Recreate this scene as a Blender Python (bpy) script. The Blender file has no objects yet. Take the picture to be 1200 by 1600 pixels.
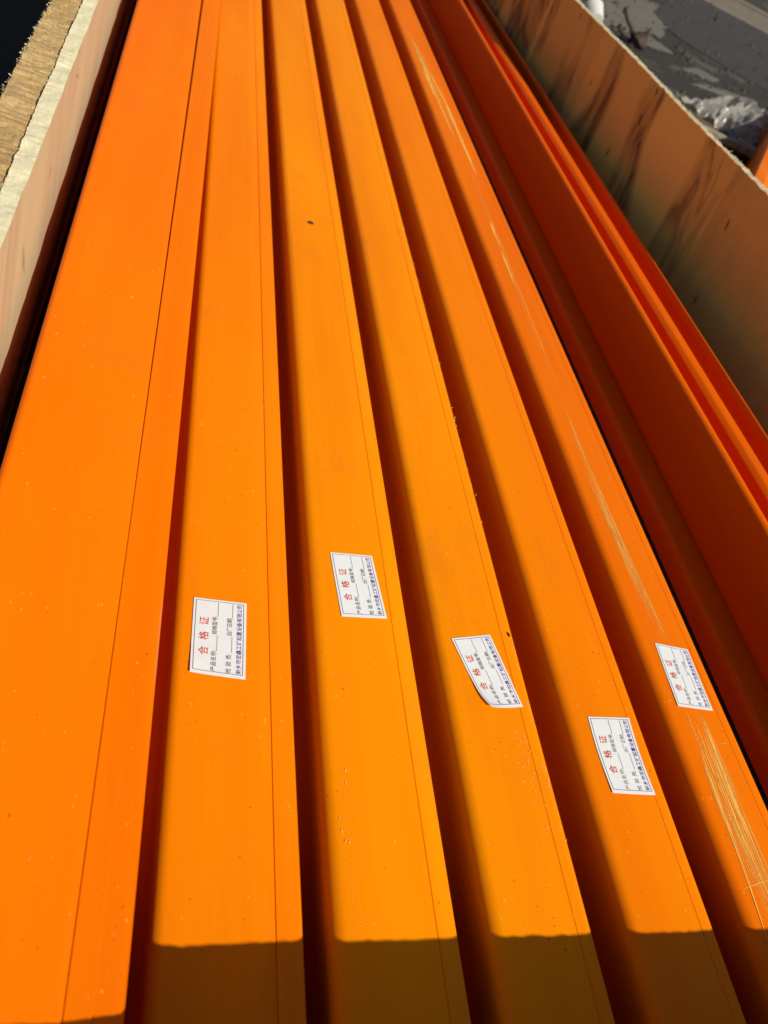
import bpy, bmesh, math, random
from mathutils import Vector, Matrix, noise
random.seed(7)
S = bpy.context.scene
COL = S.collection

# ------------------------------------------------------------------ camera, sky, sun, exposure
cam_d = bpy.data.cameras.new('camera'); cam = bpy.data.objects.new('camera', cam_d); COL.objects.link(cam)
cam_d.sensor_fit = 'VERTICAL'; cam_d.sensor_height = 36.0; cam_d.sensor_width = 27.0
cam_d.lens = 30.15; cam_d.clip_start = 0.01; cam_d.clip_end = 500
ax = Vector((0.91900622, 0.19050706, 0.34515884)).normalized()      # world X, Y, Z seen from the lens
ay = Vector((-0.11229799, -0.71273399, 0.69238676)); ay = (ay - ax * ay.dot(ax)).normalized()
az = ax.cross(ay)
cam.matrix_world = Matrix(((ax.x, -ax.y, -ax.z, 0.0), (ay.x, -ay.y, -ay.z, 0.0), (az.x, -az.y, -az.z, 0.45), (0, 0, 0, 1)))
cam_d.dof.use_dof = True; cam_d.dof.focus_distance = 0.62; cam_d.dof.aperture_fstop = 11.5
S.camera = cam

SUN = Vector((0.74, -1.10, 1.02)).normalized()
w = bpy.data.worlds.new('World'); S.world = w; w.use_nodes = True
nt = w.node_tree; nt.nodes.clear()
sky = nt.nodes.new('ShaderNodeTexSky'); sky.sky_type = 'NISHITA'; sky.sun_disc = False
sky.sun_elevation = math.asin(SUN.z); sky.sun_rotation = math.atan2(SUN.x, SUN.y)
bg = nt.nodes.new('ShaderNodeBackground'); bg.inputs[1].default_value = 0.072
wo = nt.nodes.new('ShaderNodeOutputWorld')
nt.links.new(sky.outputs[0], bg.inputs[0]); nt.links.new(bg.outputs[0], wo.inputs[0])
sd = bpy.data.lights.new('sun', 'SUN'); sd.energy = 5.0; sd.angle = math.radians(0.5); sd.color = (1.0, 0.955, 0.82)
so = bpy.data.objects.new('sun', sd); COL.objects.link(so)
so.rotation_euler = SUN.to_track_quat('Z', 'Y').to_euler(); so.location = (1, -2, 3)
S.view_settings.view_transform = 'Standard'; S.view_settings.look = 'None'
S.view_settings.gamma = 1.0; S.view_settings.exposure = -0.04; S.view_settings.use_curve_mapping = False

# ------------------------------------------------------------------ helpers
def link(o, parent=None):
    COL.objects.link(o)
    if parent: o.parent = parent
    return o
def tag(o, label=None, cat=None, group=None, kind=None):
    if label: o['label'] = label
    if cat: o['category'] = cat
    if group: o['group'] = group
    if kind: o['kind'] = kind
    return o
def empty(name, loc=(0, 0, 0)):
    o = bpy.data.objects.new(name, None); o.location = loc; o.empty_display_size = 0.05
    return link(o)
def mesh(name, verts, faces, mat, parent=None, smooth=False):
    me = bpy.data.meshes.new(name); me.from_pydata(verts, [], faces); me.update()
    if mat: me.materials.append(mat)
    if smooth:
        me.polygons.foreach_set('use_smooth', [True] * len(me.polygons))
    return link(bpy.data.objects.new(name, me), parent)
def recalc(o):
    bm = bmesh.new(); bm.from_mesh(o.data); bmesh.ops.recalc_face_normals(bm, faces=bm.faces); bm.to_mesh(o.data); bm.free(); return o
def autosmooth(o, deg=35):
    bm = bmesh.new(); bm.from_mesh(o.data)
    for f in bm.faces: f.smooth = True
    for e in bm.edges:
        if len(e.link_faces) == 2 and e.calc_face_angle(0) > math.radians(deg): e.smooth = False
    bm.to_mesh(o.data); bm.free(); return o

class NB:
    """small node-graph builder"""
    def __init__(s, name):
        s.m = bpy.data.materials.new(name); s.m.use_nodes = True; s.t = s.m.node_tree; s.t.nodes.clear()
        s.out = s.n('ShaderNodeOutputMaterial'); s.b = s.n('ShaderNodeBsdfPrincipled'); s.l(s.b.outputs[0], s.out.inputs[0])
    def n(s, k, **kw):
        x = s.t.nodes.new(k)
        for a, v in kw.items(): setattr(x, a, v)
        return x
    def l(s, a, b): s.t.links.new(a, b)
    def coord(s, sc=(1, 1, 1), rot=(0, 0, 0), loc=(0, 0, 0)):
        c = s.n('ShaderNodeTexCoord'); m = s.n('ShaderNodeMapping')
        m.inputs['Scale'].default_value = sc; m.inputs['Rotation'].default_value = rot; m.inputs['Location'].default_value = loc
        s.l(c.outputs['Object'], m.inputs[0]); return m.outputs[0]
    def noise(s, vec, scale, detail=4, rough=0.55, dist=0.0):
        x = s.n('ShaderNodeTexNoise'); x.inputs['Scale'].default_value = scale; x.inputs['Detail'].default_value = detail
        x.inputs['Roughness'].default_value = rough; x.inputs['Distortion'].default_value = dist
        s.l(vec, x.inputs['Vector']); return x.outputs[0]
    def ramp(s, v, stops, interp='LINEAR'):
        r = s.n('ShaderNodeValToRGB'); r.color_ramp.interpolation = interp
        e = r.color_ramp.elements
        while len(e) < len(stops): e.new(0.5)
        for i, (p, c) in enumerate(stops):
            e[i].position = p; e[i].color = (c, c, c, 1) if isinstance(c, (int, float)) else (*c, 1)
        s.l(v, r.inputs[0]); return r.outputs[0]
    def mix(s, f, a, b, mode='MIX'):
        x = s.n('ShaderNodeMix', data_type='RGBA', blend_type=mode)
        for sock, v in ((x.inputs[0], f), (x.inputs[6], a), (x.inputs[7], b)):
            if isinstance(v, (int, float)): sock.default_value = v
            elif isinstance(v, tuple): sock.default_value = (*v, 1)
            else: s.l(v, sock)
        return x.outputs[2]
    def math(s, op, a, b=None):
        x = s.n('ShaderNodeMath', operation=op)
        for i, v in enumerate((a, b)):
            if v is None: continue
            if isinstance(v, (int, float)): x.inputs[i].default_value = v
            else: s.l(v, x.inputs[i])
        return x.outputs[0]
    def bump(s, v, strength, dist):
        x = s.n('ShaderNodeBump'); x.inputs['Strength'].default_value = strength; x.inputs['Distance'].default_value = dist
        s.l(v, x.inputs['Height']); s.l(x.outputs[0], s.b.inputs['Normal'])
    def set(s, **kw):
        for k, v in kw.items():
            sock = s.b.inputs[k.replace('_', ' ')]
            if hasattr(v, 'is_output'): s.l(v, sock)
            elif isinstance(v, tuple): sock.default_value = (*v, 1)
            else: sock.default_value = v
        return s.m

def orange_mat(name, base, seed, rough=0.36, scuffed=False):
    n = NB(name)
    base = tuple(base)
    c1 = n.coord((1, 0.12, 1), loc=(seed * 3.1, seed * 1.7, 0))
    big = n.noise(c1, 9, 3)
    str_ = n.noise(n.coord((1, 0.015, 1), loc=(seed, seed * 2.3, 0)), 260, 3, 0.6)
    fine = n.noise(n.coord((1, 0.5, 1), loc=(0, seed, 0)), 900, 2, 0.7)
    dark = tuple(x * k for x, k in zip(base, (0.93, 0.84, 0.8))); lite = tuple(min(1, x * k) for x, k in zip(base, (1.03, 1.14, 1.1)))
    col = n.mix(n.ramp(big, [(0.35, 0.0), (0.68, 1.0)]), dark, lite)
    col = n.mix(n.math('MULTIPLY', n.ramp(str_, [(0.4, 0.0), (0.75, 1.0)]), 0.28), col, tuple(min(1, x * k + 0.0) for x, k in zip(base, (1.05, 1.25, 1.3))))
    # fine pale dust specks and a few dark specks
    vor = n.noise(n.coord((1, 0.7, 1), loc=(seed * 5, 0, 0)), 330, 1, 0.4)
    col = n.mix(n.math('MULTIPLY', n.ramp(vor, [(0.755, 0.0), (0.80, 1.0)]), 0.45), col, (0.92, 0.42, 0.08))
    dk = n.noise(n.coord((1, 1, 1), loc=(0, 3 * seed, 1)), 330, 1, 0.4)
    col = n.mix(n.math('MULTIPLY', n.ramp(dk, [(0.765, 0.0), (0.80, 1.0)]), 0.55), col, (0.30, 0.05, 0.01))
    smudge = n.noise(n.coord((1, 0.6, 1), loc=(seed * 2, 9, 0)), 22, 5, 0.65)
    col = n.mix(n.math('MULTIPLY', n.ramp(smudge, [(0.56, 0.0), (0.72, 1.0)]), 0.16), col, (0.50, 0.12, 0.02))
    if scuffed:
        c = n.n('ShaderNodeTexCoord'); sp = n.n('ShaderNodeSeparateXYZ'); n.l(c.outputs['Object'], sp.inputs[0])
        st = n.noise(n.coord((1, 0.012, 1), loc=(3, 0, 0)), 900, 3, 0.7); pt = n.noise(n.coord((1, 0.25, 1), loc=(8, 0, 0)), 90, 4, 0.7)
        def band(cx, wx, y0, y1, fy):
            dx = n.math('ABSOLUTE', n.math('SUBTRACT', sp.outputs[0], cx)); fx = n.ramp(n.math('DIVIDE', dx, wx), [(0.45, 1.0), (1.0, 0.0)])
            a_ = n.n('ShaderNodeMapRange'); a_.inputs['From Min'].default_value = y0; a_.inputs['From Max'].default_value = y0 + fy; n.l(sp.outputs[1], a_.inputs['Value'])
            b_ = n.n('ShaderNodeMapRange'); b_.inputs['From Min'].default_value = y1; b_.inputs['From Max'].default_value = y1 - fy; n.l(sp.outputs[1], b_.inputs['Value'])
            return n.math('MULTIPLY', fx, n.math('MULTIPLY', a_.outputs[0], b_.outputs[0]))
        m1 = n.math('MAXIMUM', band(-0.0035, 0.013, 0.06, 0.32, 0.09), band(-0.008, 0.0055, 0.33, 0.66, 0.12))
        m2 = n.math('MAXIMUM', band(-0.010, 0.008, 1.35, 2.1, 0.25), band(0.006, 0.005, 1.15, 1.85, 0.3))
        m_ = n.math('MAXIMUM', m1, n.math('MULTIPLY', m2, 0.7))
        cov = n.math('MULTIPLY', m_, n.ramp(n.math('ADD', n.math('MULTIPLY', st, 0.7), n.math('MULTIPLY', pt, 0.3)), [(0.53, 0.0), (0.60, 1.0)]))
        col = n.mix(n.math('MULTIPLY', cov, 0.6), col, (0.93, 0.45, 0.10))
    n.bump(n.mix(0.5, str_, fine), 0.10, 0.0006)
    rr = n.math('ADD', n.math('MULTIPLY', n.noise(n.coord((1, 0.05, 1), loc=(2, seed, 5)), 60, 4), 0.26), rough - 0.10)
    return n.set(Base_Color=col, Roughness=rr, IOR=1.42, Specular_IOR_Level=0.09)

def simple(name, col, rough=0.6, var=0.15, scale=40, bump=0.0, metallic=0.0):
    n = NB(name); v = n.noise(n.coord(), scale, 5)
    c = n.mix(v, tuple(x * (1 - var) for x in col), tuple(min(1, x * (1 + var)) for x in col))
    if bump: n.bump(v, bump, 0.002)
    return n.set(Base_Color=c, Roughness=rough, Metallic=metallic)

def veneer(name, axis_y_scale, light, dark, streak, slant, contrast, grain=(26.0, 3.2), fibre=0.35, plain_near=False):
    """rotary-cut plywood face: cathedral contour grain, tone bands per veneer strip, knots"""
    n = NB(name)
    c = n.n('ShaderNodeTexCoord'); sp = n.n('ShaderNodeSeparateXYZ'); n.l(c.outputs['Object'], sp.inputs[0])
    y, z = sp.outputs[1], sp.outputs[2]
    ys = n.math('ADD', y, n.math('MULTIPLY', z, slant))
    # strips with sharp seams
    cell = n.math('FLOOR', n.math('MULTIPLY', ys, axis_y_scale))
    wn = n.n('ShaderNodeTexWhiteNoise', noise_dimensions='1D'); n.l(cell, wn.inputs['W'])
    cmb = n.n('ShaderNodeCombineXYZ')
    n.l(n.math('ADD', n.math('MULTIPLY', ys, grain[0]), n.math('MULTIPLY', wn.outputs[0], 37.0)), cmb.inputs[0])
    n.l(n.math('MULTIPLY', z, grain[1]), cmb.inputs[1]); n.l(cell, cmb.inputs[2])
    v = n.noise(cmb.outputs[0], 0.45, 2.5, 0.5, 0.9)
    lines = n.math('FRACT', n.math('MULTIPLY', v, 7.0))
    lm = n.ramp(lines, [(0.0, 0.9), (0.22, 0.35), (0.5, 0.0), (0.8, 0.2), (1.0, 0.85)])
    mask = n.ramp(n.noise(cmb.outputs[0], 0.34, 2, 0.5), [(0.47, 0.0), (0.53, 1.0)])
    if plain_near:
        mr = n.n('ShaderNodeMapRange'); mr.inputs['From Min'].default_value = 1.24; mr.inputs['From Max'].default_value = 1.46; n.l(n.math('ADD', ys, 0.0), mr.inputs['Value'])
        mask = n.math('MULTIPLY', mask, n.math('ADD', n.math('MULTIPLY', mr.outputs[0], 0.92), 0.08))
    fib = n.noise(cmb.outputs[0], 9.0, 4, 0.7)
    col = n.mix(n.math('MULTIPLY', n.ramp(fib, [(0.3, 0.0), (0.7, 1.0)]), fibre), light, tuple(x * 0.72 for x in light))
    col = n.mix(n.math('MULTIPLY', mask, 0.55 * contrast), col, dark)
    col = n.mix(n.math('MULTIPLY', n.math('MULTIPLY', lm, mask), contrast), col, streak)
    col = n.mix(n.math('MULTIPLY', wn.outputs[0], 0.42), col, dark)
    # knots / small splits
    kv = n.n('ShaderNodeTexVoronoi'); kc = n.n('ShaderNodeCombineXYZ')
    n.l(n.math('MULTIPLY', ys, 14.0), kc.inputs[0]); n.l(n.math('MULTIPLY', z, 5.5), kc.inputs[1]); n.l(kc.outputs[0], kv.inputs['Vector'])
    kv.inputs['Scale'].default_value = 1.0
    kd = n.math('ADD', kv.outputs['Distance'], n.math('MULTIPLY', fib, 0.05))
    col = n.mix(n.ramp(kd, [(0.070, 1.0), (0.105, 0.0)]), col, tuple(x * 0.12 for x in dark))
    n.bump(n.mix(0.3, fib, lm), 0.35, 0.0009)
    return n.set(Base_Color=col, Roughness=0.62)

O_MAIN = [(0.84, 0.158, 0.0003), (0.90, 0.208, 0.0003), (0.93, 0.250, 0.0003), (0.93, 0.250, 0.0003), (0.90, 0.202, 0.0003), (0.86, 0.162, 0.0003), (0.80, 0.110, 0.0003)]  # outer rails tinted darker and redder, imitating light falloff from the middle
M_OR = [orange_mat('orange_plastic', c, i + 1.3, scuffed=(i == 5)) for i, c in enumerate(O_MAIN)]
M_PAPER = simple('white_paper', (0.80, 0.79, 0.79), 0.7, 0.05, 90, 0.12)
M_RED = simple('red_ink', (0.72, 0.07, 0.02), 0.7, 0.1)
M_BLACK = simple('black_ink', (0.06, 0.06, 0.09), 0.7, 0.1)
M_GREYINK = simple('grey_ink', (0.16, 0.15, 0.17), 0.7, 0.1)
M_PURPLE = simple('violet_ink', (0.17, 0.06, 0.42), 0.7, 0.1)
M_CHIP = simple('pale_scuff', (0.95, 0.46, 0.11), 0.7, 0.15, 300)
M_CHIP2 = simple('whitish_scuff', (0.85, 0.50, 0.24), 0.7, 0.15, 300)
M_SCR = simple('yellow_scratch', (0.95, 0.46, 0.075), 0.6, 0.12, 200)
M_DARKBIT = simple('dark_husk', (0.05, 0.022, 0.012), 0.6, 0.3, 900)

# ------------------------------------------------------------------ rails
def fbm(x, y, z=0.0): return noise.noise(Vector((x, y, z)))

def sweep(name, prof, path, mat, parent, closed=True, ys=None, smooth=True):
    """sweep a closed (x, z) outline along Y; path(y) gives (dx, dz)"""
    vs, fs = [], []; n = len(prof)
    for y in ys:
        dx, dz = path(y)
        for (x, z) in prof: vs.append((x + dx, y, z + dz))
    for k in range(len(ys) - 1):
        for i in range(n):
            j = (i + 1) % n
            fs.append((k * n + i, k * n + j, (k + 1) * n + j, (k + 1) * n + i))
    fs.append(tuple(range(n - 1, -1, -1))); fs.append(tuple((len(ys) - 1) * n + i for i in range(n)))
    o = mesh(name, vs, fs, mat, parent); recalc(o)
    return autosmooth(o) if smooth else o

Y0, Y1 = 0.045, 4.2
YS = [Y0 + (Y1 - Y0) * (i / 60) ** 1.6 for i in range(61)]

def arc(cx, cz, rx, rz, a0, a1, n):
    return [(cx + rx * math.cos(math.radians(a0 + (a1 - a0) * i / n)), cz + rz * math.sin(math.radians(a0 + (a1 - a0) * i / n))) for i in range(n + 1)]

def main_profile(w, strip, D, r, ed=0.0004):
    """housing outline: vertical left side with shallow steps, rounded left shoulder, slightly crowned top, joint at the right"""
    p = [(0.004, -D), (0.004, -0.062), (0.002, -0.058), (0.002, -0.030), (0.0, -0.027)]
    p += arc(r, -r * 0.9, r, r * 0.9, 180, 90, 8)
    wt = w - strip
    p += [(r + (wt - r) * t, 0.0004 * math.sin(math.pi * t)) for t in (0.25, 0.5, 0.75)]
    p += [(wt - ed * 2, 0.0), (wt - 0.0002, -ed), (wt - 0.0002, -0.0094), (w - 0.034, -0.0100), (w - 0.036, -0.0120), (w - 0.036, -D)]
    return p
def strip_profile(w, strip, D, gap=0.0001, drop=0.0004, ed=0.0004):
    a = w - strip + gap
    return [(a, -0.0096), (a, -drop - ed * 1.5), (a + ed, -drop), (a + strip * 0.52, -drop - 0.0002), (a + strip * 0.55, -drop - 0.0005), (w - 0.0045, -drop - 0.0006),
            (w - 0.0016, -drop - 0.0018), (w - 0.0004, -drop - 0.0042), (w, -drop - 0.0075), (w - 0.0006, -0.0090), (w - 0.0016, -0.0096)]

# x of left edge, width, edge-strip width, z, shoulder radius
RAILS = [
    None,
    dict(x=0.0795, w=0.0805, s=0.0165, z=0.0, r=0.0070),
    dict(x=0.1750, w=0.0765, s=0.0145, z=0.0, r=0.0085),
    dict(x=0.2715, w=0.0720, s=0.0125, z=0.0, r=0.0090),
    dict(x=0.3685, w=0.0700, s=0.0120, z=0.0, r=0.0090),
    dict(x=0.4650, w=0.0685, s=0.0115, z=0.0, r=0.0095),
]
LAB = [
    'broad orange rail beside the pale plywood wall, raised above the others, without a sticker',
    'orange rail right of the broad raised one, its white sticker the lowest on the left',
    'orange rail with a small dark husk near its far end and a white sticker',
    'orange rail with whitish scuffs beside a white sticker whose lower corner curls',
    'orange rail between the scuffed one and the scratched one, its sticker nearest the camera',
    'orange rail with long pale yellow scratches running under and below its white sticker',
    'orange rail turned open side up beside the shaded plywood wall, showing its dark red side',
]
GROUP = 'orange rails packed side by side in the crate'
rails = []
D = 0.118

# rail 1: broad, lifted, rising and swinging slightly to the right with distance
r1 = empty('orange_rail', (0.012, Y0, -0.12)); tag(r1, LAB[0], 'rail', GROUP); rails.append(r1)
def zz1(y): return 0.034 + 0.0255 * y
def p_main(y): return (-0.0400 - 0.012 + 0.0033 * (y - 0.5), zz1(y) + 0.12)
def p_strip(y): return (-0.0400 - 0.012 + 0.0033 * (y - 0.5) + 0.0023 * max(0, y - 0.40), zz1(y) + 0.12)
def shift(ys): return [y - Y0 for y in ys]
prof = [(0.004, -0.150), (0.004, -0.112), (-0.009, -0.110), (-0.010, -0.106), (-0.008, -0.104), (0.002, -0.102), (0.0, -0.020)] + arc(0.0055, -0.0055, 0.0055, 0.0055, 180, 90, 6)
prof += [(0.0055 + 0.0735 * t, 0.0005 * math.sin(math.pi * t)) for t in (0.2, 0.4, 0.6, 0.8)] + [(0.0800, 0.0), (0.0809, -0.0005), (0.0810, -0.0110), (0.0620, -0.0115), (0.0600, -0.0135), (0.0600, -0.150)]
ysl = shift(YS)
def off(f): return lambda y: f(y + Y0)
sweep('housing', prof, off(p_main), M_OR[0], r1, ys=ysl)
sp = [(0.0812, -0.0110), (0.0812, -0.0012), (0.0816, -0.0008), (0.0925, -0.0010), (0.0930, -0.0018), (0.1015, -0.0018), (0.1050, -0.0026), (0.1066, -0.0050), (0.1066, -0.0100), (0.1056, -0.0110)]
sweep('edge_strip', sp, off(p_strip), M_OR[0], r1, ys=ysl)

for i in range(1, 6):
    q = RAILS[i]
    r = empty('orange_rail', (q['x'] + q['w'] / 2, Y0, -0.12)); tag(r, LAB[i], 'rail', GROUP); rails.append(r)
    ox = -q['w'] / 2; sd_ = i * 11.3
    amp = 0.0010
    def path(y, ox=ox, sd_=sd_): return (ox + amp * fbm(y * 0.9, sd_) * 1.6, 0.12 + 0.0008 * fbm(y * 0.8, sd_, 4))
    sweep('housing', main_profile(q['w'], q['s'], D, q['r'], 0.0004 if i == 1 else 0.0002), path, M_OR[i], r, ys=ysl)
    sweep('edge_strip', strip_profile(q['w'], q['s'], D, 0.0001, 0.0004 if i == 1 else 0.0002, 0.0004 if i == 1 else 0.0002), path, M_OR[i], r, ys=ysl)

# rail 7: open side up, left side facing the viewer, foot at the bottom left
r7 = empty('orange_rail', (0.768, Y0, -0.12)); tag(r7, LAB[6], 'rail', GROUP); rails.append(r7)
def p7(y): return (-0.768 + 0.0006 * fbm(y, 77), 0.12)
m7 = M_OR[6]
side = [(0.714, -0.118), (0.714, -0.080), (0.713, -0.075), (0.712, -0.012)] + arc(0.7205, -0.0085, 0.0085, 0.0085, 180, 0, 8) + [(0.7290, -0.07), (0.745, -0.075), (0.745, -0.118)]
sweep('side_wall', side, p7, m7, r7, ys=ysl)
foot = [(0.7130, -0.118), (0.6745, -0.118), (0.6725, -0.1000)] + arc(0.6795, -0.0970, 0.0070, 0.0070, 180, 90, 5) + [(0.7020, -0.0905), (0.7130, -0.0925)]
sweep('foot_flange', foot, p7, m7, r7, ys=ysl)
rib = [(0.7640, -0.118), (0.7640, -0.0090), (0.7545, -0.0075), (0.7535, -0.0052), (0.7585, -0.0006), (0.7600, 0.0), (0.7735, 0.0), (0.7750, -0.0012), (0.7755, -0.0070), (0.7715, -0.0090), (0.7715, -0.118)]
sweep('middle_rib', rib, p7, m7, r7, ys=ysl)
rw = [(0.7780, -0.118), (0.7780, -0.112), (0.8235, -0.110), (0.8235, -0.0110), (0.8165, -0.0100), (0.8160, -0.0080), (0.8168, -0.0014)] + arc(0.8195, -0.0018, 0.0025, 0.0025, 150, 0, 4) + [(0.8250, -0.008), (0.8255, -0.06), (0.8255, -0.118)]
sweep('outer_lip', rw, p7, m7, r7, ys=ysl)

# ------------------------------------------------------------------ stickers
def text_geo(ch):
    c = bpy.data.curves.new('glyph', 'FONT'); c.body = ch; c.resolution_u = 2; c.size = 1.0
    o = bpy.data.objects.new('glyph', c); COL.objects.link(o)
    dg = bpy.context.evaluated_depsgraph_get()
    me = bpy.data.meshes.new_from_object(o.evaluated_get(dg))
    vs = [(v.co.x, v.co.y) for v in me.vertices]; fs = [tuple(p.vertices) for p in me.polygons]
    bpy.data.objects.remove(o); bpy.data.curves.remove(c); bpy.data.meshes.remove(me)
    return vs, fs
GL = {}
def glyph(ch):
    if ch not in GL: GL[ch] = text_geo(ch)
    return GL[ch]

LW, LH = 60.7, 35.5     # printed along u (away from the camera), v from the left edge to the right
def place_chars(s, u0, v0, pitch, size, bold=0.0):
    """lay glyphs with their feet at v0 (baseline, to the right) reading away along u; returns verts (u, v), faces"""
    V, F = [], []
    for k, ch in enumerate(s):
        if ch == ' ': continue
        gv, gf = glyph(ch)
        if not gv: continue
        for ddx, ddy in (((0, 0),) if bold == 0 else ((0, 0), (bold, 0), (0, bold))):
            b = len(V)
            V += [(u0 + k * pitch + x * size + ddx, v0 - y * size + ddy) for x, y in gv]
            F += [tuple(b + i for i in f) for f in gf]
    return V, F
def bars(lst):
    V, F = [], []
    for (u0, v0, u1, v1) in lst:
        n = max(1, int(max(u1 - u0, v1 - v0) / 4)); b = len(V)
        for i in range(n + 1):
            t = i / n
            if u1 - u0 > v1 - v0: V += [(u0 + (u1 - u0) * t, v0), (u0 + (u1 - u0) * t, v1)]
            else: V += [(u0, v0 + (v1 - v0) * t), (u1, v0 + (v1 - v0) * t)]
        F += [(b + 2 * i, b + 2 * i + 1, b + 2 * i + 3, b + 2 * i + 2) for i in range(n)]
    return V, F
def merge(*gs):
    V, F = [], []
    for v, f in gs:
        b = len(V); V += v; F += [tuple(b + i for i in q) for q in f]
    return V, F

T_TITLE = merge(place_chars('合', 14.6, 10.4, 0, 6.9, 0.10), place_chars('格', 26.4, 10.2, 0, 6.9, 0.10), place_chars('证', 38.2, 10.0, 0, 6.9, 0.10))
T_FIELD = merge(place_chars('产品名称:', 2.9, 15.9, 3.9, 3.8, 0.04), place_chars('规格型号:', 31.6, 15.9, 3.6, 3.7, 0.04),
                place_chars('检', 2.9, 25.6, 0, 3.8, 0.04), place_chars('验', 8.1, 25.6, 0, 3.8, 0.04), place_chars('员:', 13.2, 25.6, 3.6, 3.8, 0.04), place_chars('出厂日期:', 31.6, 25.6, 3.6, 3.7, 0.04))
T_LINES = bars([(18.8, 16.3, 31.2, 16.58), (46.5, 16.3, 58.2, 16.58), (18.8, 26.0, 31.2, 26.28), (46.5, 26.0, 58.2, 26.28)])
T_COMP = place_chars('新乡市宏鑫工矿起重设备有限公司', 3.2, 32.2, 3.68, 3.7, 0.03)
b0, b1, c0, c1, tk = 2.5, LW - 1.5, 1.5, LH - 1.7, 0.34
T_BORDER = bars([(b0, c0, b1, c0 + tk), (b0, c1 - tk, b1, c1), (b0, c0 + tk, b0 + tk, c1 - tk), (b1 - tk, c0 + tk, b1, c1 - tk)])

CORN = [  # far-left, far-right, near-right, near-left (world x, y)
    [(0.0920, 0.3704), (0.1280, 0.3720), (0.1271, 0.3104), (0.0915, 0.3105)],
    [(0.1931, 0.4341), (0.2278, 0.4382), (0.2333, 0.3782), (0.1974, 0.3733)],
    [(0.2848, 0.3698), (0.3196, 0.3793), (0.3330, 0.3173), (0.3010, 0.3117)],
    [(0.3885, 0.3162), (0.4270, 0.3199), (0.4266, 0.2571), (0.3890, 0.2555)],
    [(0.4841, 0.3992), (0.5185, 0.3983), (0.5173, 0.3374), (0.4815, 0.3371)],
]
CURL = [0.0010, 0.0003, 0.0030, 0.0006, 0.0003]
LLAB = ['white sticker set square on the rail', 'white sticker leaning slightly to the right', 'white sticker leaning, its near left corner curled up', 'white sticker nearest the camera on the right', 'white sticker stuck over the scratches']
M_PALEINK = simple('faded_ink', (0.36, 0.35, 0.36), 0.7, 0.2, 120)
FADE = [M_GREYINK, M_GREYINK, M_GREYINK, M_PALEINK, M_PALEINK]
for i in range(5):
    rail = rails[i + 1]; ro = rail.location; q = RAILS[i + 1]
    C = [Vector(p) for p in CORN[i]]; cu = CURL[i]
    def surf(u, v, h, C=C, cu=cu, ro=ro, i=i):
        s = u / LW; t = v / LH
        far = C[0].lerp(C[1], t); near = C[3].lerp(C[2], t); p = near.lerp(far, s)
        # the near left corner bends up and in a little
        k = max(0.0, 1.0 - (s * 1.0 + t * 0.9) / 0.62) ** 2
        z = 0.0008 * fbm((p.y - Y0) * 0.8, (i + 1) * 11.3, 4) + 0.0007 + cu * k * 1.0 + 0.00015 * fbm(s * 3, t * 3, i * 7) + h
        if i == 2: p = p + Vector((0.0035, 0.0)) * max(0.0, 1 - s / 0.25) ** 2 * (1 - t) 
        if i == 3: p = p - Vector((0.0012, 0)) * math.sin(math.pi * s)
        return (p.x - ro.x, p.y - ro.y, z - ro.z)
    nu, nv = 24, 14
    vs = [surf(LW * a / nu, LH * b / nv, 0) for a in range(nu + 1) for b in range(nv + 1)]
    fs = [(a * (nv + 1) + b, a * (nv + 1) + b + 1, (a + 1) * (nv + 1) + b + 1, (a + 1) * (nv + 1) + b) for a in range(nu) for b in range(nv)]
    lab = mesh('paper_label', vs, fs, M_PAPER, rail, True); lab['label'] = LLAB[i]
    for nm, (V, F), mt, h in (('red_title', T_TITLE, M_RED, 0.00016), ('form_text', T_FIELD, FADE[i], 0.00016), ('form_line', T_LINES, M_GREYINK, 0.00015), ('company_text', T_COMP, M_PURPLE, 0.00016), ('border_line', T_BORDER, M_BLACK, 0.00015)):
        mesh(nm, [surf(u, v, h) for u, v in V], F, mt, lab)

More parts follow.
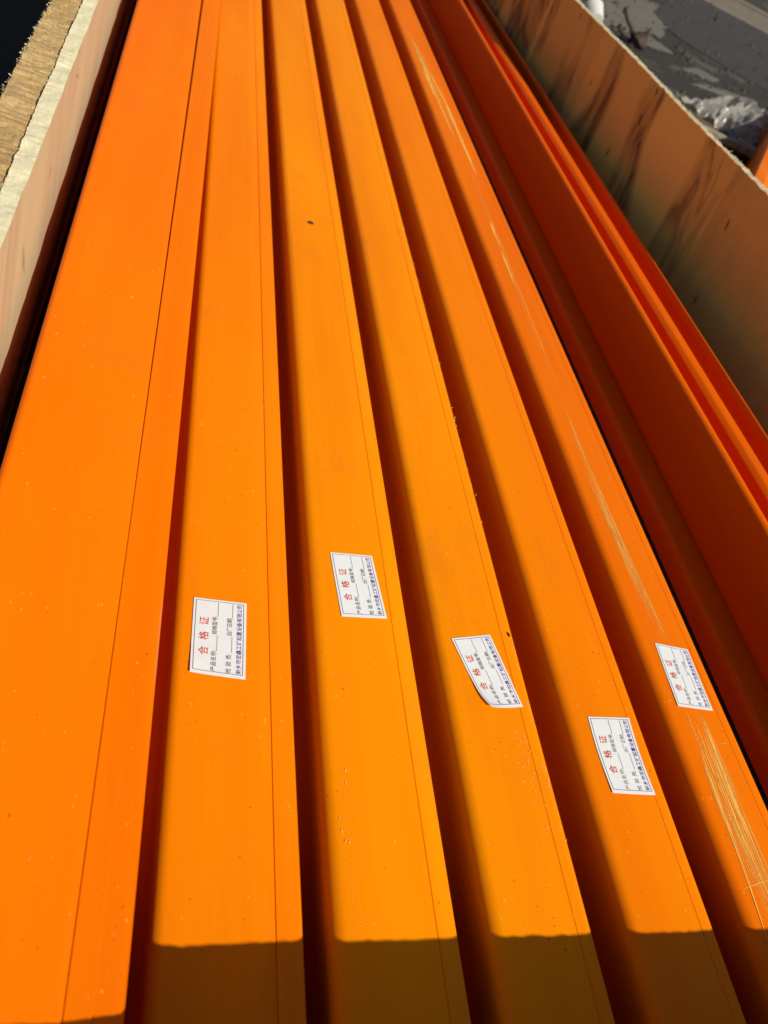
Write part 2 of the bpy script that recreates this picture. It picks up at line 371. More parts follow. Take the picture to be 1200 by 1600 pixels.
# ------------------------------------------------------------------ scuffs, chips and scratches lying in the rail tops
def ztop(i, x, y):
    if i == 0: return zz1(y) + (-0.0014 if x > 0.0405 + 0.0075 * (y - 0.5) - 0.002 else 0.0004)
    q = RAILS[i]; lx = x - q['x']
    z = 0.0008 * fbm((y - Y0) * 0.8, i * 11.3, 4)
    if lx < q['r']:
        t = max(-1.0, min(1.0, (q['r'] - lx) / q['r'])); z += -q['r'] * 0.9 * (1 - math.sqrt(max(0.0, 1 - t * t)))
    elif lx > q['w'] - q['s']: z += -0.0006
    else: z += 0.0004
    return z
def in_label(i, x, y):
    if i < 1 or i > 5: return False
    c = CORN[i - 1]; return min(p[0] for p in c) - 0.001 < x < max(p[0] for p in c) + 0.001 and min(p[1] for p in c) - 0.001 < y < max(p[1] for p in c) + 0.001
class Bits:
    def __init__(s): s.V, s.F = [], []
    def blob(s, i, x, y, a, b, ang, h=0.00012, n=7):
        if in_label(i, x, y): return
        k = len(s.V); ca, sa = math.cos(ang), math.sin(ang)
        for j in range(n):
            t = 2 * math.pi * j / n; rr = random.uniform(0.45, 1.15)
            dx, dy = a * rr * math.cos(t), b * rr * math.sin(t)
            X, Yv = x + dx * ca - dy * sa, y + dx * sa + dy * ca
            s.V.append((X, Yv, ztop(i, X, Yv) + h))
        s.F.append(tuple(range(k, k + n)))
    def line(s, i, pts, wd, h=0.00012):
        """tapered stroke through the points"""
        P = []
        for (xa, ya), (xb, yb) in zip(pts, pts[1:]):
            n = max(2, int(math.hypot(xb - xa, yb - ya) / 0.012))
            for j in range(n): P.append((xa + (xb - xa) * j / n, ya + (yb - ya) * j / n))
        P.append(pts[-1]); run = []
        N = len(P)
        for j, (x, y) in enumerate(P):
            if in_label(i, x, y): s._flush(run, i, h); run = []; continue
            tp = min(1.0, 4 * min(j, N - 1 - j) / N + 0.15); ww = wd * tp * random.uniform(0.6, 1.2)
            x += random.uniform(-1, 1) * 0.00008
            a = P[max(0, j - 1)]; b = P[min(N - 1, j + 1)]; d = math.hypot(b[0] - a[0], b[1] - a[1]) or 1
            nx, ny = (b[1] - a[1]) / d, -(b[0] - a[0]) / d
            run.append(((x - nx * ww / 2, y - ny * ww / 2), (x + nx * ww / 2, y + ny * ww / 2)))
        s._flush(run, i, h)
    def _flush(s, run, i, h):
        if len(run) < 2: return
        k = len(s.V)
        for a, b in run: s.V += [(a[0], a[1], ztop(i, *a) + h), (b[0], b[1], ztop(i, *b) + h)]
        s.F += [(k + 2 * j, k + 2 * j + 1, k + 2 * j + 3, k + 2 * j + 2) for j in range(len(run) - 1)]
    def build(s, name, mat, rail):
        if not s.V: return
        l = rail.location
        o = mesh(name, [(a - l.x, b - l.y, c - l.z) for a, b, c in s.V], s.F, mat, rail); o['kind'] = 'stuff'; return o

rx = [(-0.040, 0.066)] + [(RAILS[i]['x'], RAILS[i]['x'] + RAILS[i]['w']) for i in range(1, 6)]
dens = [70, 60, 90, 130, 140, 110]
for i in range(6):
    a, b = rx[i]; y_, w_ = Bits(), Bits()
    for k in range(dens[i]):
        y = 0.12 + 1.5 * random.random() ** 1.7; x = random.uniform(a + 0.004, b - 0.003)
        if random.random() < 0.35: x = b - 0.012 + random.gauss(0, 0.003)       # wear gathers near the joint
        if random.random() < 0.2: x = a + 0.010 + abs(random.gauss(0, 0.003))
        x = min(max(x, a + 0.003), b - 0.002)
        sc = 0.6 + 0.5 * y
        if random.random() < 0.75: y_.blob(i, x, y, random.uniform(0.00012, 0.0004) * sc, random.uniform(0.0002, 0.0006) * sc, random.uniform(-0.6, 0.6))
        else: y_.line(i, [(x, y), (x + random.uniform(-0.002, 0.002), y + random.uniform(0.001, 0.006))], random.uniform(0.00012, 0.0003))
    if i == 2:      # peeled patches along the left shoulder and a dusting of fine spots above them
        for (px, py, s_) in ((0.1835, 0.2225, 1.0), (0.1845, 0.2150, 1.2), (0.1860, 0.2090, 1.3), (0.1885, 0.2085, 1.0), (0.1835, 0.2400, .7), (0.1900, 0.2540, 1.1), (0.1895, 0.2450, 1.0)):
            y_.blob(i, px, py, 0.0004 * s_, 0.0014 * s_, random.uniform(-0.4, 0.4), n=9)
        for k in range(80): y_.blob(i, 0.1850 + abs(random.gauss(0, 0.010)), random.uniform(0.16, 0.40), random.uniform(.0001, .0003), random.uniform(.0002, .0004), 0)
    if i == 3:      # whitish scuffs by the sticker and down the right edge
        for k in range(90):
            t = random.random(); x = 0.3395 - 0.010 * random.random() ** 2 if t < 0.6 else random.uniform(0.318, 0.334)
            y = random.uniform(0.20, 0.40) if t < 0.6 else random.choice([random.uniform(0.338, 0.368), random.uniform(0.262, 0.305), random.uniform(0.22, 0.30)])
            if random.random() < 0.6: w_.line(i, [(x, y), (x + random.uniform(-.003, .003), y + random.uniform(-.004, .005))], random.uniform(.0002, .0005))
            else: w_.blob(i, x, y, random.uniform(.0002, .0006), random.uniform(.0003, .0009), random.uniform(0, 3))
        for k in range(34): w_.blob(i, random.gauss(0.3405, .0008), random.choice([random.gauss(.62, .05), random.gauss(.95, .07), random.uniform(.45, 1.2)]), random.uniform(.0003, .0008), random.uniform(.0005, .0022), random.uniform(-.4, .4))
    if i == 5:      # long bundles of parallel scratches
        s5 = Bits()
        def bundle(pts, wx, n, wd):
            for k in range(n):
                ofs = random.uniform(-wx, wx); t0 = random.random() * 0.6; t1 = min(1, t0 + random.uniform(0.12, 0.75))
                L = len(pts) - 1; out = []
                dv = random.uniform(-0.0012, 0.0012)
                for tt in [t0 + (t1 - t0) * j / 4 for j in range(5)]:
                    f = tt * L; a_ = min(int(f), L - 1); fr = f - a_
                    out.append((pts[a_][0] + (pts[a_ + 1][0] - pts[a_][0]) * fr + ofs + dv * tt * 2, pts[a_][1] + (pts[a_ + 1][1] - pts[a_][1]) * fr))
                s5.line(5, out, random.uniform(*wd))
        bundle([(0.4890, 0.72), (0.4880, 0.64), (0.4890, 0.56), (0.4915, 0.48), (0.4940, 0.402)], 0.0055, 30, (0.00018, 0.00045))
        bundle([(0.4850, 0.60), (0.4900, 0.52), (0.4950, 0.45), (0.4985, 0.402)], 0.0022, 12, (0.00018, 0.0004))
        bundle([(0.4885, 0.58), (0.4900, 0.52), (0.4925, 0.46)], 0.0012, 7, (0.0003, 0.0007))
        bundle([(0.4970, 0.340), (0.4950, 0.285), (0.4935, 0.235), (0.4960, 0.165)], 0.0090, 60, (0.00020, 0.00060))
        bundle([(0.4900, 0.338), (0.4850, 0.285), (0.4830, 0.235), (0.4790, 0.160)], 0.0015, 9, (0.00027, 0.00068))
        bundle([(0.5040, 0.338), (0.5010, 0.285), (0.5005, 0.235), (0.5020, 0.165)], 0.0022, 12, (0.00027, 0.00075))
        s5.line(5, [(0.4855, 0.300), (0.4828, 0.235), (0.4815, 0.200), (0.4775, 0.155)], 0.0011)
        s5.line(5, [(0.5050, 0.339), (0.5015, 0.285), (0.5000, 0.235)], 0.0008)
        bundle([(0.4960, 1.36), (0.4930, 1.05), (0.4900, 0.84), (0.4885, 0.68)], 0.0055, 6, (0.0003, 0.0006))
        bundle([(0.4880, 2.05), (0.4920, 1.75), (0.4960, 1.45)], 0.0070, 12, (0.0006, 0.0014))
        s5.line(5, [(0.4735, 0.1935), (0.5100, 0.2030)], 0.0006)
        s5.line(5, [(0.4840, 0.2460), (0.4930, 0.2475)], 0.0004); s5.line(5, [(0.5050, 0.3060), (0.5230, 0.3100)], 0.0004)
        bundle([(0.489, 2.00), (0.486, 1.84), (0.487, 1.64)], 0.003, 10, (0.00203, 0.00450))
        bundle([(0.500, 1.80), (0.506, 1.60), (0.507, 1.32)], 0.0022, 11, (0.00135, 0.00330))
        bundle([(0.495, 1.16), (0.493, 1.08), (0.492, 0.98)], 0.001, 3, (0.00108, 0.00240))
        for k in range(60): s5.blob(5, random.uniform(.485, .503), random.uniform(.17, .34), .0004, .0008, 0)
        s5.build('scratches', M_SCR, rails[5])
    y_.build('paint_chips', M_CHIP, rails[i])
    w_.build('scuff_marks', M_CHIP2, rails[i])

# dark husks lying on the rails
def husk(x, y, i, a, b, ang, label):
    bm = bmesh.new(); bmesh.ops.create_uvsphere(bm, u_segments=12, v_segments=8, radius=1)
    for v in bm.verts:
        n_ = 1 + 0.25 * fbm(v.co.x * 2, v.co.y * 2, v.co.z * 2 + x * 100)
        v.co = Vector((v.co.x * a * n_, v.co.y * b * n_, v.co.z * min(a, b) * 0.7 * n_))
        if abs(v.co.y) < b * 0.35 and v.co.z > 0: v.co.z *= 0.6
    me = bpy.data.meshes.new('husk'); bm.to_mesh(me); bm.free(); me.materials.append(M_DARKBIT)
    o = bpy.data.objects.new('seed_husk', me); o.location = (x, y, ztop(i, x, y) + min(a, b) * 0.5); o.rotation_euler = (0, 0, ang); link(o)
    tag(o, label, 'husk')
husk(0.2070, 0.964, 2, 0.0040, 0.0022, 0.1, 'small dark brown seed husk on the rail far from any sticker')
husk(0.3375, 0.383, 3, 0.0011, 0.0022, 0.1, 'tiny dark seed husk on the rail edge just beyond the leaning sticker')

# ------------------------------------------------------------------ crate
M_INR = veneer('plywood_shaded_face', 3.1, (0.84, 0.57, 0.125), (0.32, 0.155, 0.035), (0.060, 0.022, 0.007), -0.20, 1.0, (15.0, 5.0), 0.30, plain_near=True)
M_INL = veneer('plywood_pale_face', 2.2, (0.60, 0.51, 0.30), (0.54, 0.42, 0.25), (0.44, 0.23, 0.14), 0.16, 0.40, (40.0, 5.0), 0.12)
def cutwood(name, a, b, dark, k=0.6):
    n = NB(name)
    ridg = n.noise(n.coord((0.10, 1, 0.3)), 130, 5, 0.75); big = n.noise(n.coord((0.18, 1, 1)), 40, 5, 0.65); f2 = n.noise(n.coord((0.5, 1, 1)), 700, 3, 0.8)
    col = n.mix(n.ramp(big, [(0.3, 0.0), (0.7, 1.0)]), a, b)
    col = n.mix(n.math('MULTIPLY', n.ramp(ridg, [(0.36, 1.0), (0.55, 0.0)]), k), col, dark)
    col = n.mix(n.math('MULTIPLY', n.ramp(f2, [(0.45, 0.0), (0.75, 1.0)]), 0.35), col, tuple(min(1, x * 1.3) for x in b))
    n.bump(n.mix(0.5, f2, ridg), 0.8, 0.0012)
    return n.set(Base_Color=col, Roughness=0.85)
M_CUT = cutwood('sawn_timber', (0.40, 0.23, 0.07), (0.64, 0.43, 0.18), (0.20, 0.11, 0.04))
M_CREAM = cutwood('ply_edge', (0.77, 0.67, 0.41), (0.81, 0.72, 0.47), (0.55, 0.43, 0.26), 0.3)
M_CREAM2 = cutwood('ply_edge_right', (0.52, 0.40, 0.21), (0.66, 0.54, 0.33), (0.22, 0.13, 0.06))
M_FIB = simple('wood_fibre', (0.80, 0.68, 0.46), 0.8, 0.2, 200)
M_BED = simple('crate_bed_wood', (0.06, 0.04, 0.025), 0.8, 0.3, 30)  # wood painted near-black so the deep gaps stay shaded

def board(name, xin, xout, y0, y1, zb, top, mat, parent, tx=4, step=0.004, jag=0.0, jin=0.0, rough=0.0, seed=0.0, matside=None, yrot=0.0, far=1.6):
    """upright board: functions xin(y), xout(y), top(y); finely divided rough sawn top"""
    ys = []; y = y0
    while y < y1: ys.append(y); y += step if y < far + 1.3 else 0.03
    ys.append(y1); vs, fs, mi = [], [], []
    row = tx + 3
    for y in ys:
        a, b, t = xin(y), xout(y), top(y)
        b += jag * (fbm(y * 90, seed) + 0.6 * fbm(y * 330, seed + 3) + 0.8 * fbm(y * 14, seed + 8)); a += jin * (fbm(y * 18, seed + 5) + 0.25 * fbm(y * 120, seed + 9))
        vs.append((a, y, zb))
        for k in range(tx + 1):
            u = k / tx
            vs.append((a + (b - a) * u, y, t + rough * (fbm(y * 55, u * 0.7, seed) + 0.5 * fbm(y * 210, u * 2.5, seed + 2) + 0.3 * fbm(y * 600, u * 9, seed))))
        vs.append((b, y, zb))
    n = tx + 3
    for k in range(len(ys) - 1):
        for j in range(n - 1):
            fs.append((k * n + j, k * n + j + 1, (k + 1) * n + j + 1, (k + 1) * n + j)); mi.append(1 if j in (0, n - 2) else 0)
        fs.append((k * n + n - 1, k * n, (k + 1) * n, (k + 1) * n + n - 1)); mi.append(1)
    fs.append(tuple(range(n))); mi.append(1); fs.append(tuple((len(ys) - 1) * n + j for j in range(n - 1, -1, -1))); mi.append(1)
    o = mesh(name, vs, fs, mat, parent); o.data.materials.append(matside or mat)
    for p, m_ in zip(o.data.polygons, mi): p.material_index = m_
    return recalc(o)

def fibres(name, parent, edge, n, ln, y0, y1, mat, up=0.4, out=-1, wd=0.00018, power=1.3):
    V, F = [], []
    for k in range(n):
        y = y0 + (y1 - y0) * random.random() ** power; x, z = edge(y); L = random.uniform(*ln)
        dx = out * random.uniform(0.1, 1.0) * L; dy = random.uniform(-0.7, 0.7) * L; dz = random.uniform(-0.1, up) * L
        x += random.uniform(-1, 1) * 0.0006; b = len(V); s_ = 0.6 + 0.6 * y
        V += [(x, y - wd * s_, z - 0.0004), (x, y + wd * s_, z - 0.0004), (x + dx * .6, y + dy * .5 + wd * s_ * .6, z + dz * .8), (x + dx, y + dy, z + dz)]
        F += [(b, b + 1, b + 2), (b, b + 2, b + 3)]
    o = mesh(name, V, F, mat, parent); o['kind'] = 'stuff'; return o

crate = empty('wooden_crate', (0.40, 2.0, -0.16))
tag(crate, 'long open plywood crate with rough sawn edges holding the orange rails', 'crate')
cl = Vector((0.40, 2.0, -0.16))
def cp(o):
    o.parent = crate; o.location = -cl; return o
YE = 4.32
# left wall: inner plywood sheet with pale sawn edge, thick timber board outside
XL = -0.0605
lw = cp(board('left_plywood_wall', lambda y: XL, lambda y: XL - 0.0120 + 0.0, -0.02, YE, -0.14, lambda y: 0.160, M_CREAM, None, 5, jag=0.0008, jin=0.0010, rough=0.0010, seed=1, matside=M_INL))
lt = cp(board('left_timber_board', lambda y: XL - 0.0128, lambda y: XL - 0.0365, -0.02, YE, -0.16, lambda y: 0.158, M_CUT, None, 12, step=0.003, jag=0.0016, jin=0.0006, rough=0.0024, seed=5))
fibres('torn_fibres', lt, lambda y: (XL - 0.0368, 0.1575), 900, (0.0008, 0.0032), 0.35, 2.2, M_FIB, 0.5, -1)
fibres('torn_fibres', lt, lambda y: (XL - 0.0122, 0.1600), 900, (0.001, 0.0035), 0.35, 2.2, M_FIB, 0.7, 0.8)
V, F = [], []
for k in range(3800):
    y = 0.45 + 1.8 * random.random(); x = random.uniform(XL - 0.0355, XL - 0.0130); L = random.uniform(.0008, .003); a_ = random.gauss(math.pi, 0.5); b_ = len(V)
    z = 0.1578 + random.uniform(0, .0016); wd = 0.00016 * (0.6 + 0.6 * y)
    V += [(x, y - wd, z), (x, y + wd, z), (x + L * math.cos(a_), y + L * math.sin(a_), z + random.uniform(0, .0010))]; F.append((b_, b_ + 1, b_ + 2))
o = mesh('torn_fibres', V, F, M_FIB, lt); o['kind'] = 'stuff'
# right wall, standing a little skew and further out at the near end
def XR(y): return 0.868 + (2.17 - y) * 0.0606
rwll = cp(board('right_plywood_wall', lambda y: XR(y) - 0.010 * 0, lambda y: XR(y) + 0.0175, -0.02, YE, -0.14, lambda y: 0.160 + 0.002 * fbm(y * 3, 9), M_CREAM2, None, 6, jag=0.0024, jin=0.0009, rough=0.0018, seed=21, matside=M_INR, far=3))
fibres('torn_fibres', rwll, lambda y: (XR(y) + 0.0170, 0.160), 420, (0.0015, 0.005), 0.8, 3.2, M_FIB, 0.7, 1, 0.0003, 1.0)
def splits(parent, pts, xf, sgn, w_):
    for (ya, za, yb, zb) in pts:
        V = []; n_ = 7
        for side_ in (1, -1):
            for k in (range(n_) if side_ == 1 else range(n_ - 2, 0, -1)):
                t = k / (n_ - 1); y = ya + (yb - ya) * t; z = za + (zb - za) * t; q_ = w_ * math.sin(math.pi * t) * random.uniform(0.5, 1.3)
                yy = y + side_ * q_; V.append((xf(yy) + sgn * 0.0010, yy, z))
        cp(mesh('bark_split', V, [tuple(range(len(V)))], M_DARKBIT)).parent = parent
splits(crate, [(1.2548, .074, 1.2631, .096), (1.657, .140, 1.665, .157), (1.656, .080, 1.666, .104), (1.7026, .016, 1.7069, -.010), (2.262, .100, 2.274, .116), (2.105, .138, 2.112, .150)], XR, -1, 0.0022)
splits(crate, [(.8083, .1380, .8325, .1240), (.9940, .1230, .9958, .1100), (.6950, .0940, .6985, .1040), (.5700, .1060, .6011, .0600)], lambda y: XL, 1, 0.0010)
# near and far end walls
def endwall(name, ya, yb, zt, seed):
    n = 260; vs, fs = [], []
    for k in range(n + 1):
        x = XL - 0.012 + (XR(ya) + 0.015 - XL + 0.012) * k / n; dy = 0.04 * (x - 0.15) - 0.0015 if ya < 1 else 0
        z = zt + 0.0010 * fbm(x * 60, seed) + 0.0010 * fbm(x * 260, seed) + 0.0006 * fbm(x * 900, seed)
        vs += [(x, ya + dy, -0.14), (x, ya + dy, z), (x, yb + dy, z), (x, yb + dy, -0.14)]
    for k in range(n):
        for j in range(4): fs.append((4 * k + j, 4 * k + (j + 1) % 4, 4 * k + 4 + (j + 1) % 4, 4 * k + 4 + j))
    fs += [(0, 1, 2, 3), (4 * n + 3, 4 * n + 2, 4 * n + 1, 4 * n)]
    return cp(recalc(mesh(name, vs, fs, M_INL)))
endwall('near_end_wall', 0.016, 0.034, 0.110, 3)
endwall('far_end_wall', YE - 0.01, YE + 0.008, 0.110, 8)
bedv = [(XL + 0.002, 0.0, -0.121), (XR(0) - 0.01, 0.0, -0.121), (XR(YE) - 0.004, YE - 0.02, -0.121), (XL + 0.002, YE - 0.02, -0.121)]
bedv += [(x, y, -0.158) for x, y, z in bedv]
cp(mesh('crate_bed', bedv, [(0, 1, 2, 3), (7, 6, 5, 4), (0, 4, 5, 1), (1, 5, 6, 2), (2, 6, 7, 3), (3, 7, 4, 0)], M_BED))

# ------------------------------------------------------------------ ground and clutter beyond the right wall
G = -0.20
n = NB('patchy_ground')
pv = n.noise(n.coord(), 3.4, 9, 0.72, 0.3); pm = n.ramp(pv, [(0.52, 0.0), (0.60, 1.0)])
f = n.noise(n.coord(), 14, 6, 0.7); col = n.mix(f, (0.013, 0.011, 0.009), (0.040, 0.034, 0.026))
col = n.mix(n.math('MULTIPLY', pm, 0.85), col, n.mix(f, (0.07, 0.062, 0.052), (0.13, 0.115, 0.095)))
n.bump(n.mix(0.5, f, pm), 0.6, 0.01)
M_GR = n.set(Base_Color=col, Roughness=0.75)
gs = 150
g = mesh('ground', [(-gs, -gs, G), (gs, -gs, G), (gs, gs, G), (-gs, gs, G)], [(0, 1, 2, 3)], M_GR); tag(g, kind='structure')

def prism(name, poly, z0, z1, mat, parent=None, bev=0.0):
    n_ = len(poly); vs = [(x, y, z0) for x, y in poly] + [(x, y, z1) for x, y in poly]
    fs = [tuple(range(n_ - 1, -1, -1)), tuple(range(n_, 2 * n_))] + [(i, (i + 1) % n_, n_ + (i + 1) % n_, n_ + i) for i in range(n_)]
    o = recalc(mesh(name, vs, fs, mat, parent))
    if bev: m_ = o.modifiers.new('b', 'BEVEL'); m_.width = bev; m_.segments = 2
    return o
nn = NB('blue_grey_paint'); a = nn.noise(nn.coord(), 3, 5, 0.6); b_ = nn.noise(nn.coord((1, 0.1, 1)), 30, 4)
cc = nn.mix(a, (0.030, 0.029, 0.031), (0.046, 0.044, 0.046)); cc = nn.mix(nn.math('MULTIPLY', nn.ramp(nn.noise(nn.coord(), 5, 5, 0.7), [(0.62, 0.0), (0.66, 1.0)]), 0.5), cc, (0.10, 0.095, 0.09)); nn.bump(b_, 0.2, 0.002)
M_BLUE = nn.set(Base_Color=cc, Roughness=0.5)
o = prism('steel_sheet', [(3.27, 6.58), (2.80, 5.75), (2.76, 5.55), (2.74, 5.18), (2.95, 4.98), (3.22, 4.82), (3.67, 4.76), (4.6, 4.4), (7.2, 6.9), (4.3, 7.9)], G, G + 0.005, M_BLUE)
tag(o, 'flat blue-grey sheet lying on the ground beyond the crate', 'sheet')
M_PALE = simple('pale_peeled_paint', (0.135, 0.120, 0.098), 0.7, 0.25, 6, 0.3)
def ragged(cx, cy, rx_, ry_, n_=26, sd=0, ang=0, fz=0.0):
    out = []
    for k in range(n_):
        t = 2 * math.pi * k / n_; r_ = 1 + 0.55 * fbm(math.cos(t) * 1.6, math.sin(t) * 1.6, sd) + 0.25 * fbm(math.cos(t) * 5, math.sin(t) * 5, sd) + fz * (fbm(math.cos(t) * 14, math.sin(t) * 14, sd) + 0.6 * fbm(math.cos(t) * 40, math.sin(t) * 40, sd))
        x, y = rx_ * r_ * math.cos(t), ry_ * r_ * math.sin(t); out.append((cx + x * math.cos(ang) - y * math.sin(ang), cy + x * math.sin(ang) + y * math.cos(ang)))
    return out
for k, (cx_, cy_, a_, b_, an, lb) in enumerate((
    (2.60, 5.48, 0.95, 0.17, 1.03, 'long pale patch of bare cement behind the crate, by the iron hook'),
    (2.30, 4.64, 0.17, 0.09, 0.9, 'small pale cement patch near the corner of the blue-grey sheet'),
    (2.56, 4.42, 0.14, 0.055, 0.6, 'tan cement patch beyond the plastic wrap'),
    (2.62, 4.20, 0.22, 0.045, 0.5, 'thin pale streak of cement just beyond the plastic wrap'))):
    tag(prism('cement_patch', ragged(cx_, cy_, a_, b_, 150, k * 3.1, an, 0.35), G, G + 0.004, M_PALE), lb, 'cement patch', 'bare cement patches on the dark ground')
M_BEAM = simple('weathered_steel', (0.15, 0.12, 0.09), 0.6, 0.3, 12, 0.3)

def barbox(name, p, q, w_, h_, mat, parent=None, bev=0.004, seg=8, wob=0.0, seed=0.0):
    p, q = Vector(p), Vector(q); d = (q - p); L = d.length; d.normalize(); s_ = d.cross(Vector((0, 0, 1))).normalized(); u = s_.cross(d)
    vs, fs = [], []
    for k in range(seg + 1):
        c_ = p + d * L * k / seg + s_ * wob * fbm(k * 0.6, seed) + u * wob * 0.5 * fbm(k * 0.6, seed + 4)
        e = 1 + (0.25 * fbm(k * 1.3, seed + 2) if wob else 0)
        vs += [tuple(c_ + s_ * a_ * w_ / 2 * e + u * b_ * h_ / 2 * e) for a_, b_ in ((-1, -1), (1, -1), (1, 1), (-1, 1))]
    for k in range(seg):
        for j in range(4): fs.append((4 * k + j, 4 * k + (j + 1) % 4, 4 * k + 4 + (j + 1) % 4, 4 * k + 4 + j))
    fs += [(0, 1, 2, 3), (4 * seg + 3, 4 * seg + 2, 4 * seg + 1, 4 * seg)]
    o = recalc(mesh(name, vs, fs, mat, parent))
    if bev: m_ = o.modifiers.new('b', 'BEVEL'); m_.width = bev; m_.segments = 2
    return o
M_STICK = simple('grey_stick', (0.26, 0.22, 0.16), 0.8, 0.35, 60, 0.5)
M_PLANK = simple('dark_plank', (0.10, 0.065, 0.038), 0.8, 0.4, 25, 0.5)

# angle-iron beam, top right
bm_ = empty('steel_beam', (4.6, 8.2, G)); tag(bm_, 'long weathered steel beam lying beyond the blue-grey sheet', 'beam')
for nm, pa, pb, w_, h_ in (('web', (2.9, 8.06, 0.055), (7.4, 7.30, 0.055), 0.15, 0.10), ('top_flange', (2.9, 8.06, 0.112), (7.4, 7.30, 0.112), 0.16, 0.014), ('bottom_flange', (2.9, 8.06, 0.006), (7.4, 7.30, 0.006), 0.20, 0.012)):
    barbox(nm, Vector(pa) - Vector((4.6, 8.2, 0.0)), Vector(pb) - Vector((4.6, 8.2, 0.0)), w_, h_, M_BEAM, bm_)

M_SHADE = simple('shade_black', (0.010, 0.009, 0.008), 0.85, 0.4, 20, 0.5)  # near-black sheet added in place of shade on the ground
o = prism('shade_sheet', ragged(-1.1, 1.8, 0.95, 1.9, 60, 4.4), G, G + 0.012, M_SHADE); tag(o, 'near-black sheet standing in for shade on the ground left of the crate', 'mat')

# crumpled clear plastic sheet
n = NB('clear_film'); v = n.noise(n.coord(), 40, 5); n.bump(v, 0.5, 0.006)
M_FILM = n.set(Base_Color=(0.36, 0.34, 0.30), Roughness=0.2, Alpha=n.ramp(n.noise(n.coord(), 12, 4), [(0.3, 0.35), (0.7, 0.85)]))
bm = bmesh.new(); bmesh.ops.create_grid(bm, x_segments=70, y_segments=50, size=1)
for v in bm.verts:
    x, y = v.co.x, v.co.y; r_ = 1 + 0.22 * fbm(math.atan2(y, x) * 1.4, 3.3); dd = min(1.0, math.hypot(x, y))
    cr = 1 - abs(noise.noise(Vector((x * 2.0, y * 2.0, 1.0)))) * 2.2; c2 = 1 - abs(noise.noise(Vector((x * 5 + 1, y * 5, 4.0)))) * 2.2
    v.co = Vector((x * 0.25 * r_ + 0.02 * fbm(x * 4, y * 4, 8), y * 0.16 * r_ + 0.02 * fbm(x * 4, y * 4, 2), 0.085 * (1 - dd * dd * 0.85) + 0.035 * cr + 0.014 * c2 - 0.03))
for f_ in bm.faces: f_.smooth = False
me = bpy.data.meshes.new('film'); bm.to_mesh(me); bm.free(); me.materials.append(M_FILM)
film = bpy.data.objects.new('plastic_wrap', me); film.location = (2.11, 3.18, -0.130); film.rotation_euler = (0, 0, 0.55); link(film)
tag(film, 'crumpled pale plastic wrap lying on dark planks beyond the crate', 'plastic wrap')

for k, (pa, pb, w_, h_, m_, lb) in enumerate((
    ((1.50, 3.15, -0.165), (2.05, 3.10, -0.165), 0.13, 0.07, M_PLANK, 'dark plank under the left end of the plastic wrap'),
    ((1.62, 2.86, -0.165), (2.90, 3.36, -0.165), 0.13, 0.07, M_PLANK, 'dark plank running right under the plastic wrap'),
    ((1.40, 2.55, -0.18), (2.40, 2.75, -0.18), 0.07, 0.04, M_PLANK, 'dark low plank nearest the crate'))):
    tag(barbox('timber_plank', pa, pb, w_, h_, m_, seed=k, wob=0.006), lb, 'plank', 'dark planks on the ground')
st = barbox('wooden_stick', (1.74, 2.84, -0.11), (1.925, 2.795, -0.11), 0.030, 0.024, M_STICK, None, 0.004, 10, 0.012, 3)
tag(st, 'thin grey stick lying just below the plastic wrap', 'stick')
st = barbox('wooden_stick', (1.910, 2.845, -0.11), (2.02, 2.77, -0.11), 0.050, 0.030, M_STICK, None, 0.004, 8, 0.012, 8)
tag(st, 'short split grey stick at the end of the thin one', 'stick')

V, F = [], []
for k in range(1800):
    x, y = random.uniform(1.3, 6.5), random.uniform(2.2, 8.5)
    if x < 1.25 + (y - 2) * 0.05: continue
    r_ = random.uniform(0.003, 0.016) * random.choice([1, 1, 1, 1.8]); b_ = len(V); ph = random.uniform(0, 6)
    for j in range(5): a_ = ph + 2 * math.pi * j / 5; V.append((x + r_ * random.uniform(.6, 1.3) * math.cos(a_), y + r_ * random.uniform(.6, 1.3) * math.sin(a_), G + 0.001))
    V.append((x + random.uniform(-.3, .3) * r_, y, G + 0.012 + r_ * random.uniform(.3, .9)))
    F += [(b_ + j, b_ + (j + 1) % 5, b_ + 5) for j in range(5)]
gr = mesh('gravel', V, F, simple('grit', (0.042, 0.037, 0.030), 0.85, 0.5, 9)); tag(gr, 'loose grit scattered over the dark ground', 'gravel', kind='stuff')

# white cup-like fitting and dark hook, top
M_WHITE = simple('white_fitting', (0.62, 0.60, 0.56), 0.35, 0.08, 20)
M_HOOK = simple('rusty_iron', (0.045, 0.022, 0.016), 0.7, 0.4, 60, 0.5)
def lathe(name, prof, mat, parent=None, seg=28):
    vs, fs = [], []
    for r_, z_ in prof: vs += [(r_ * math.cos(2 * math.pi * k / seg), r_ * math.sin(2 * math.pi * k / seg), z_) for k in range(seg)]
    for j in range(len(prof) - 1):
        for k in range(seg): fs.append((j * seg + k, j * seg + (k + 1) % seg, (j + 1) * seg + (k + 1) % seg, (j + 1) * seg + k))
    return autosmooth(mesh(name, vs, fs, mat, parent))
cup = lathe('white_cup', [(0.0, 0), (0.036, 0), (0.040, 0.01), (0.048, 0.075), (0.050, 0.08), (0.045, 0.08), (0.037, 0.012), (0, 0.01)], M_WHITE)
cup.location = (1.80, 4.18, -0.15); cup.rotation_euler = (-1.15, 0.55, 0.3); tag(cup, 'small shiny white cup lying behind the crate wall', 'cup')
hk = empty('iron_hook', (1.9, 3.95, G)); tag(hk, 'dark rusty iron hook with two prongs standing behind the crate wall', 'hook')
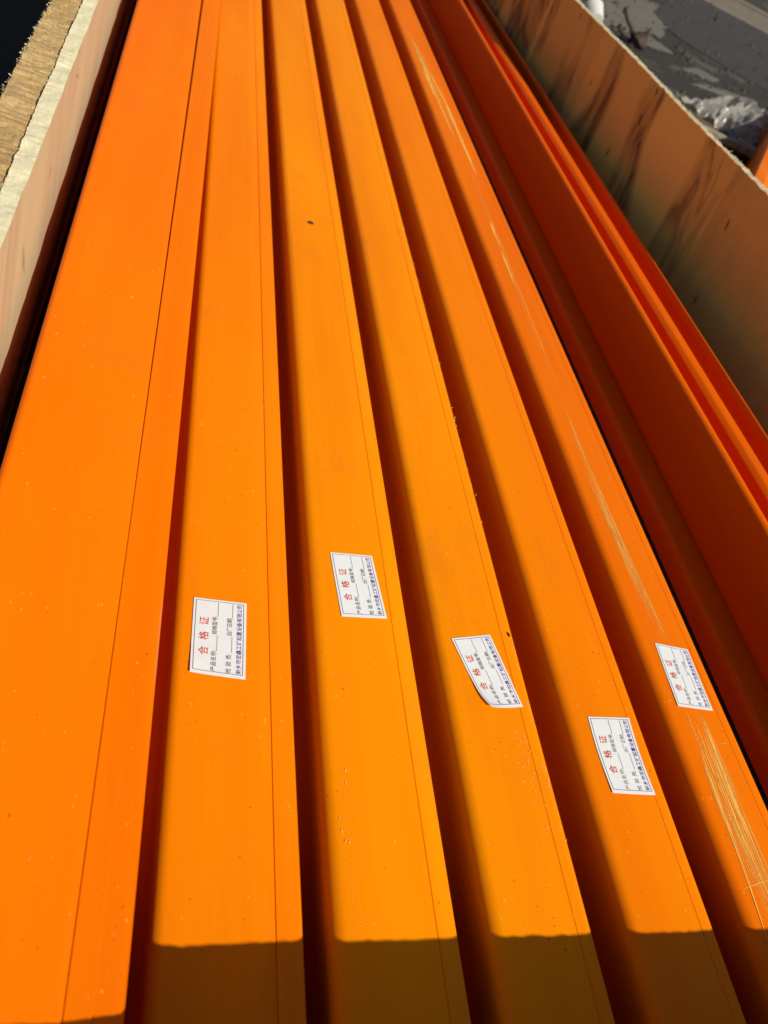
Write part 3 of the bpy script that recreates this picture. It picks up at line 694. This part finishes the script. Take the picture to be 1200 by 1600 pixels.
def tube(name, pts, r_, mat, parent):
    c_ = bpy.data.curves.new(name, 'CURVE'); c_.dimensions = '3D'; s_ = c_.splines.new('POLY'); s_.points.add(len(pts) - 1)
    for p_, q_ in zip(s_.points, pts): p_.co = (*q_, 1)
    c_.bevel_depth = r_; c_.bevel_resolution = 3; c_.use_fill_caps = True
    o = bpy.data.objects.new(name, c_); c_.materials.append(mat); dg = bpy.context.evaluated_depsgraph_get(); COL.objects.link(o)
    dg.update(); me = bpy.data.meshes.new_from_object(o.evaluated_get(bpy.context.evaluated_depsgraph_get())); bpy.data.objects.remove(o)
    o = bpy.data.objects.new(name, me); return link(o, parent)

hl = hk.location
def hp(*p): return (p[0] - hl.x, p[1] - hl.y, p[2] - hl.z)
hk.location = (2.12, 4.34, G); hl = hk.location
hb = mesh('base_lump', [], [], M_HOOK, hk)
bm = bmesh.new(); bmesh.ops.create_icosphere(bm, subdivisions=3, radius=0.05)
for v in bm.verts: v.co *= 1 + 0.3 * fbm(v.co.x * 30, v.co.y * 30, v.co.z * 30)
for v in bm.verts: v.co.z = v.co.z * 0.7 + 0.03
bm.to_mesh(hb.data); bm.free()
tube('prong', [(0, 0, 0.03), (-0.05, 0, 0.055), (-0.10, 0, 0.085), (-0.14, 0, 0.120), (-0.138, 0, 0.128)], 0.010, M_HOOK, hk)
tube('prong', [(-0.01, 0, 0.02), (-0.09, -0.01, 0.030), (-0.13, -0.01, 0.045), (-0.125, -0.01, 0.060)], 0.010, M_HOOK, hk)

# orange rail outside the crate
orl = empty('orange_rail', (1.55, 2.10, G)); tag(orl, 'single orange rail lying loose outside the crate with clear tape round it', 'rail')
pa, pb = Vector((1.135, 1.50, 0.0)), Vector((2.62, 3.74, 0.0)); d_ = (pb - pa); L_ = d_.length; d_.normalize(); s_ = d_.cross(Vector((0, 0, 1))).normalized()
def outrail(name, prof, mat, t0=0.0, t1=1.0):
    vs = []; n_ = len(prof)
    for t in (t0, t1):
        c_ = pa + d_ * L_ * t - orl.location
        vs += [tuple(c_ + s_ * x + Vector((0, 0, z))) for x, z in prof]
    fs = [(i, (i + 1) % n_, n_ + (i + 1) % n_, n_ + i) for i in range(n_)] + [tuple(range(n_)), tuple(range(2 * n_ - 1, n_ - 1, -1))]
    return recalc(mesh(name, vs, fs, mat, orl))
outrail('housing', [(-0.02, -0.198), (-0.02, -0.006), (-0.014, 0.0), (0.014, 0.0), (0.016, -0.002), (0.016, -0.198)], M_OR[5])
outrail('edge_strip', [(0.0175, -0.198), (0.0175, -0.012), (0.06, -0.030), (0.06, -0.198)], M_OR[5])
M_TAPE = simple('clear_tape', (0.75, 0.45, 0.28), 0.3, 0.2, 80)
t_ = 0.185; outrail('clear_tape', [(-0.0215, -0.10), (-0.0215, -0.005), (-0.0148, 0.0008), (0.0155, 0.0008), (0.0165, -0.0012), (0.0165, -0.10)], M_TAPE, t_, t_ + 0.008)

# unseen building, added to cut blue sky from reflections in the glossy tops
M_BRICK = simple('offscreen_building_face', (0.16, 0.115, 0.075), 0.85, 0.25, 1.5)
wh = empty('offscreen_building', (0, 15, G)); tag(wh, 'plain unseen building, added to make the reflections in the rails less blue', 'building')
prism('wall', [(-14, -0.2), (18, -0.2), (18, 6), (-14, 6)], 0, 4.9, M_BRICK, wh)
prism('roof', [(-14.3, -0.6), (18.3, -0.6), (18.3, 6.3), (-14.3, 6.3)], 4.9, 5.1, M_BEAM, wh)
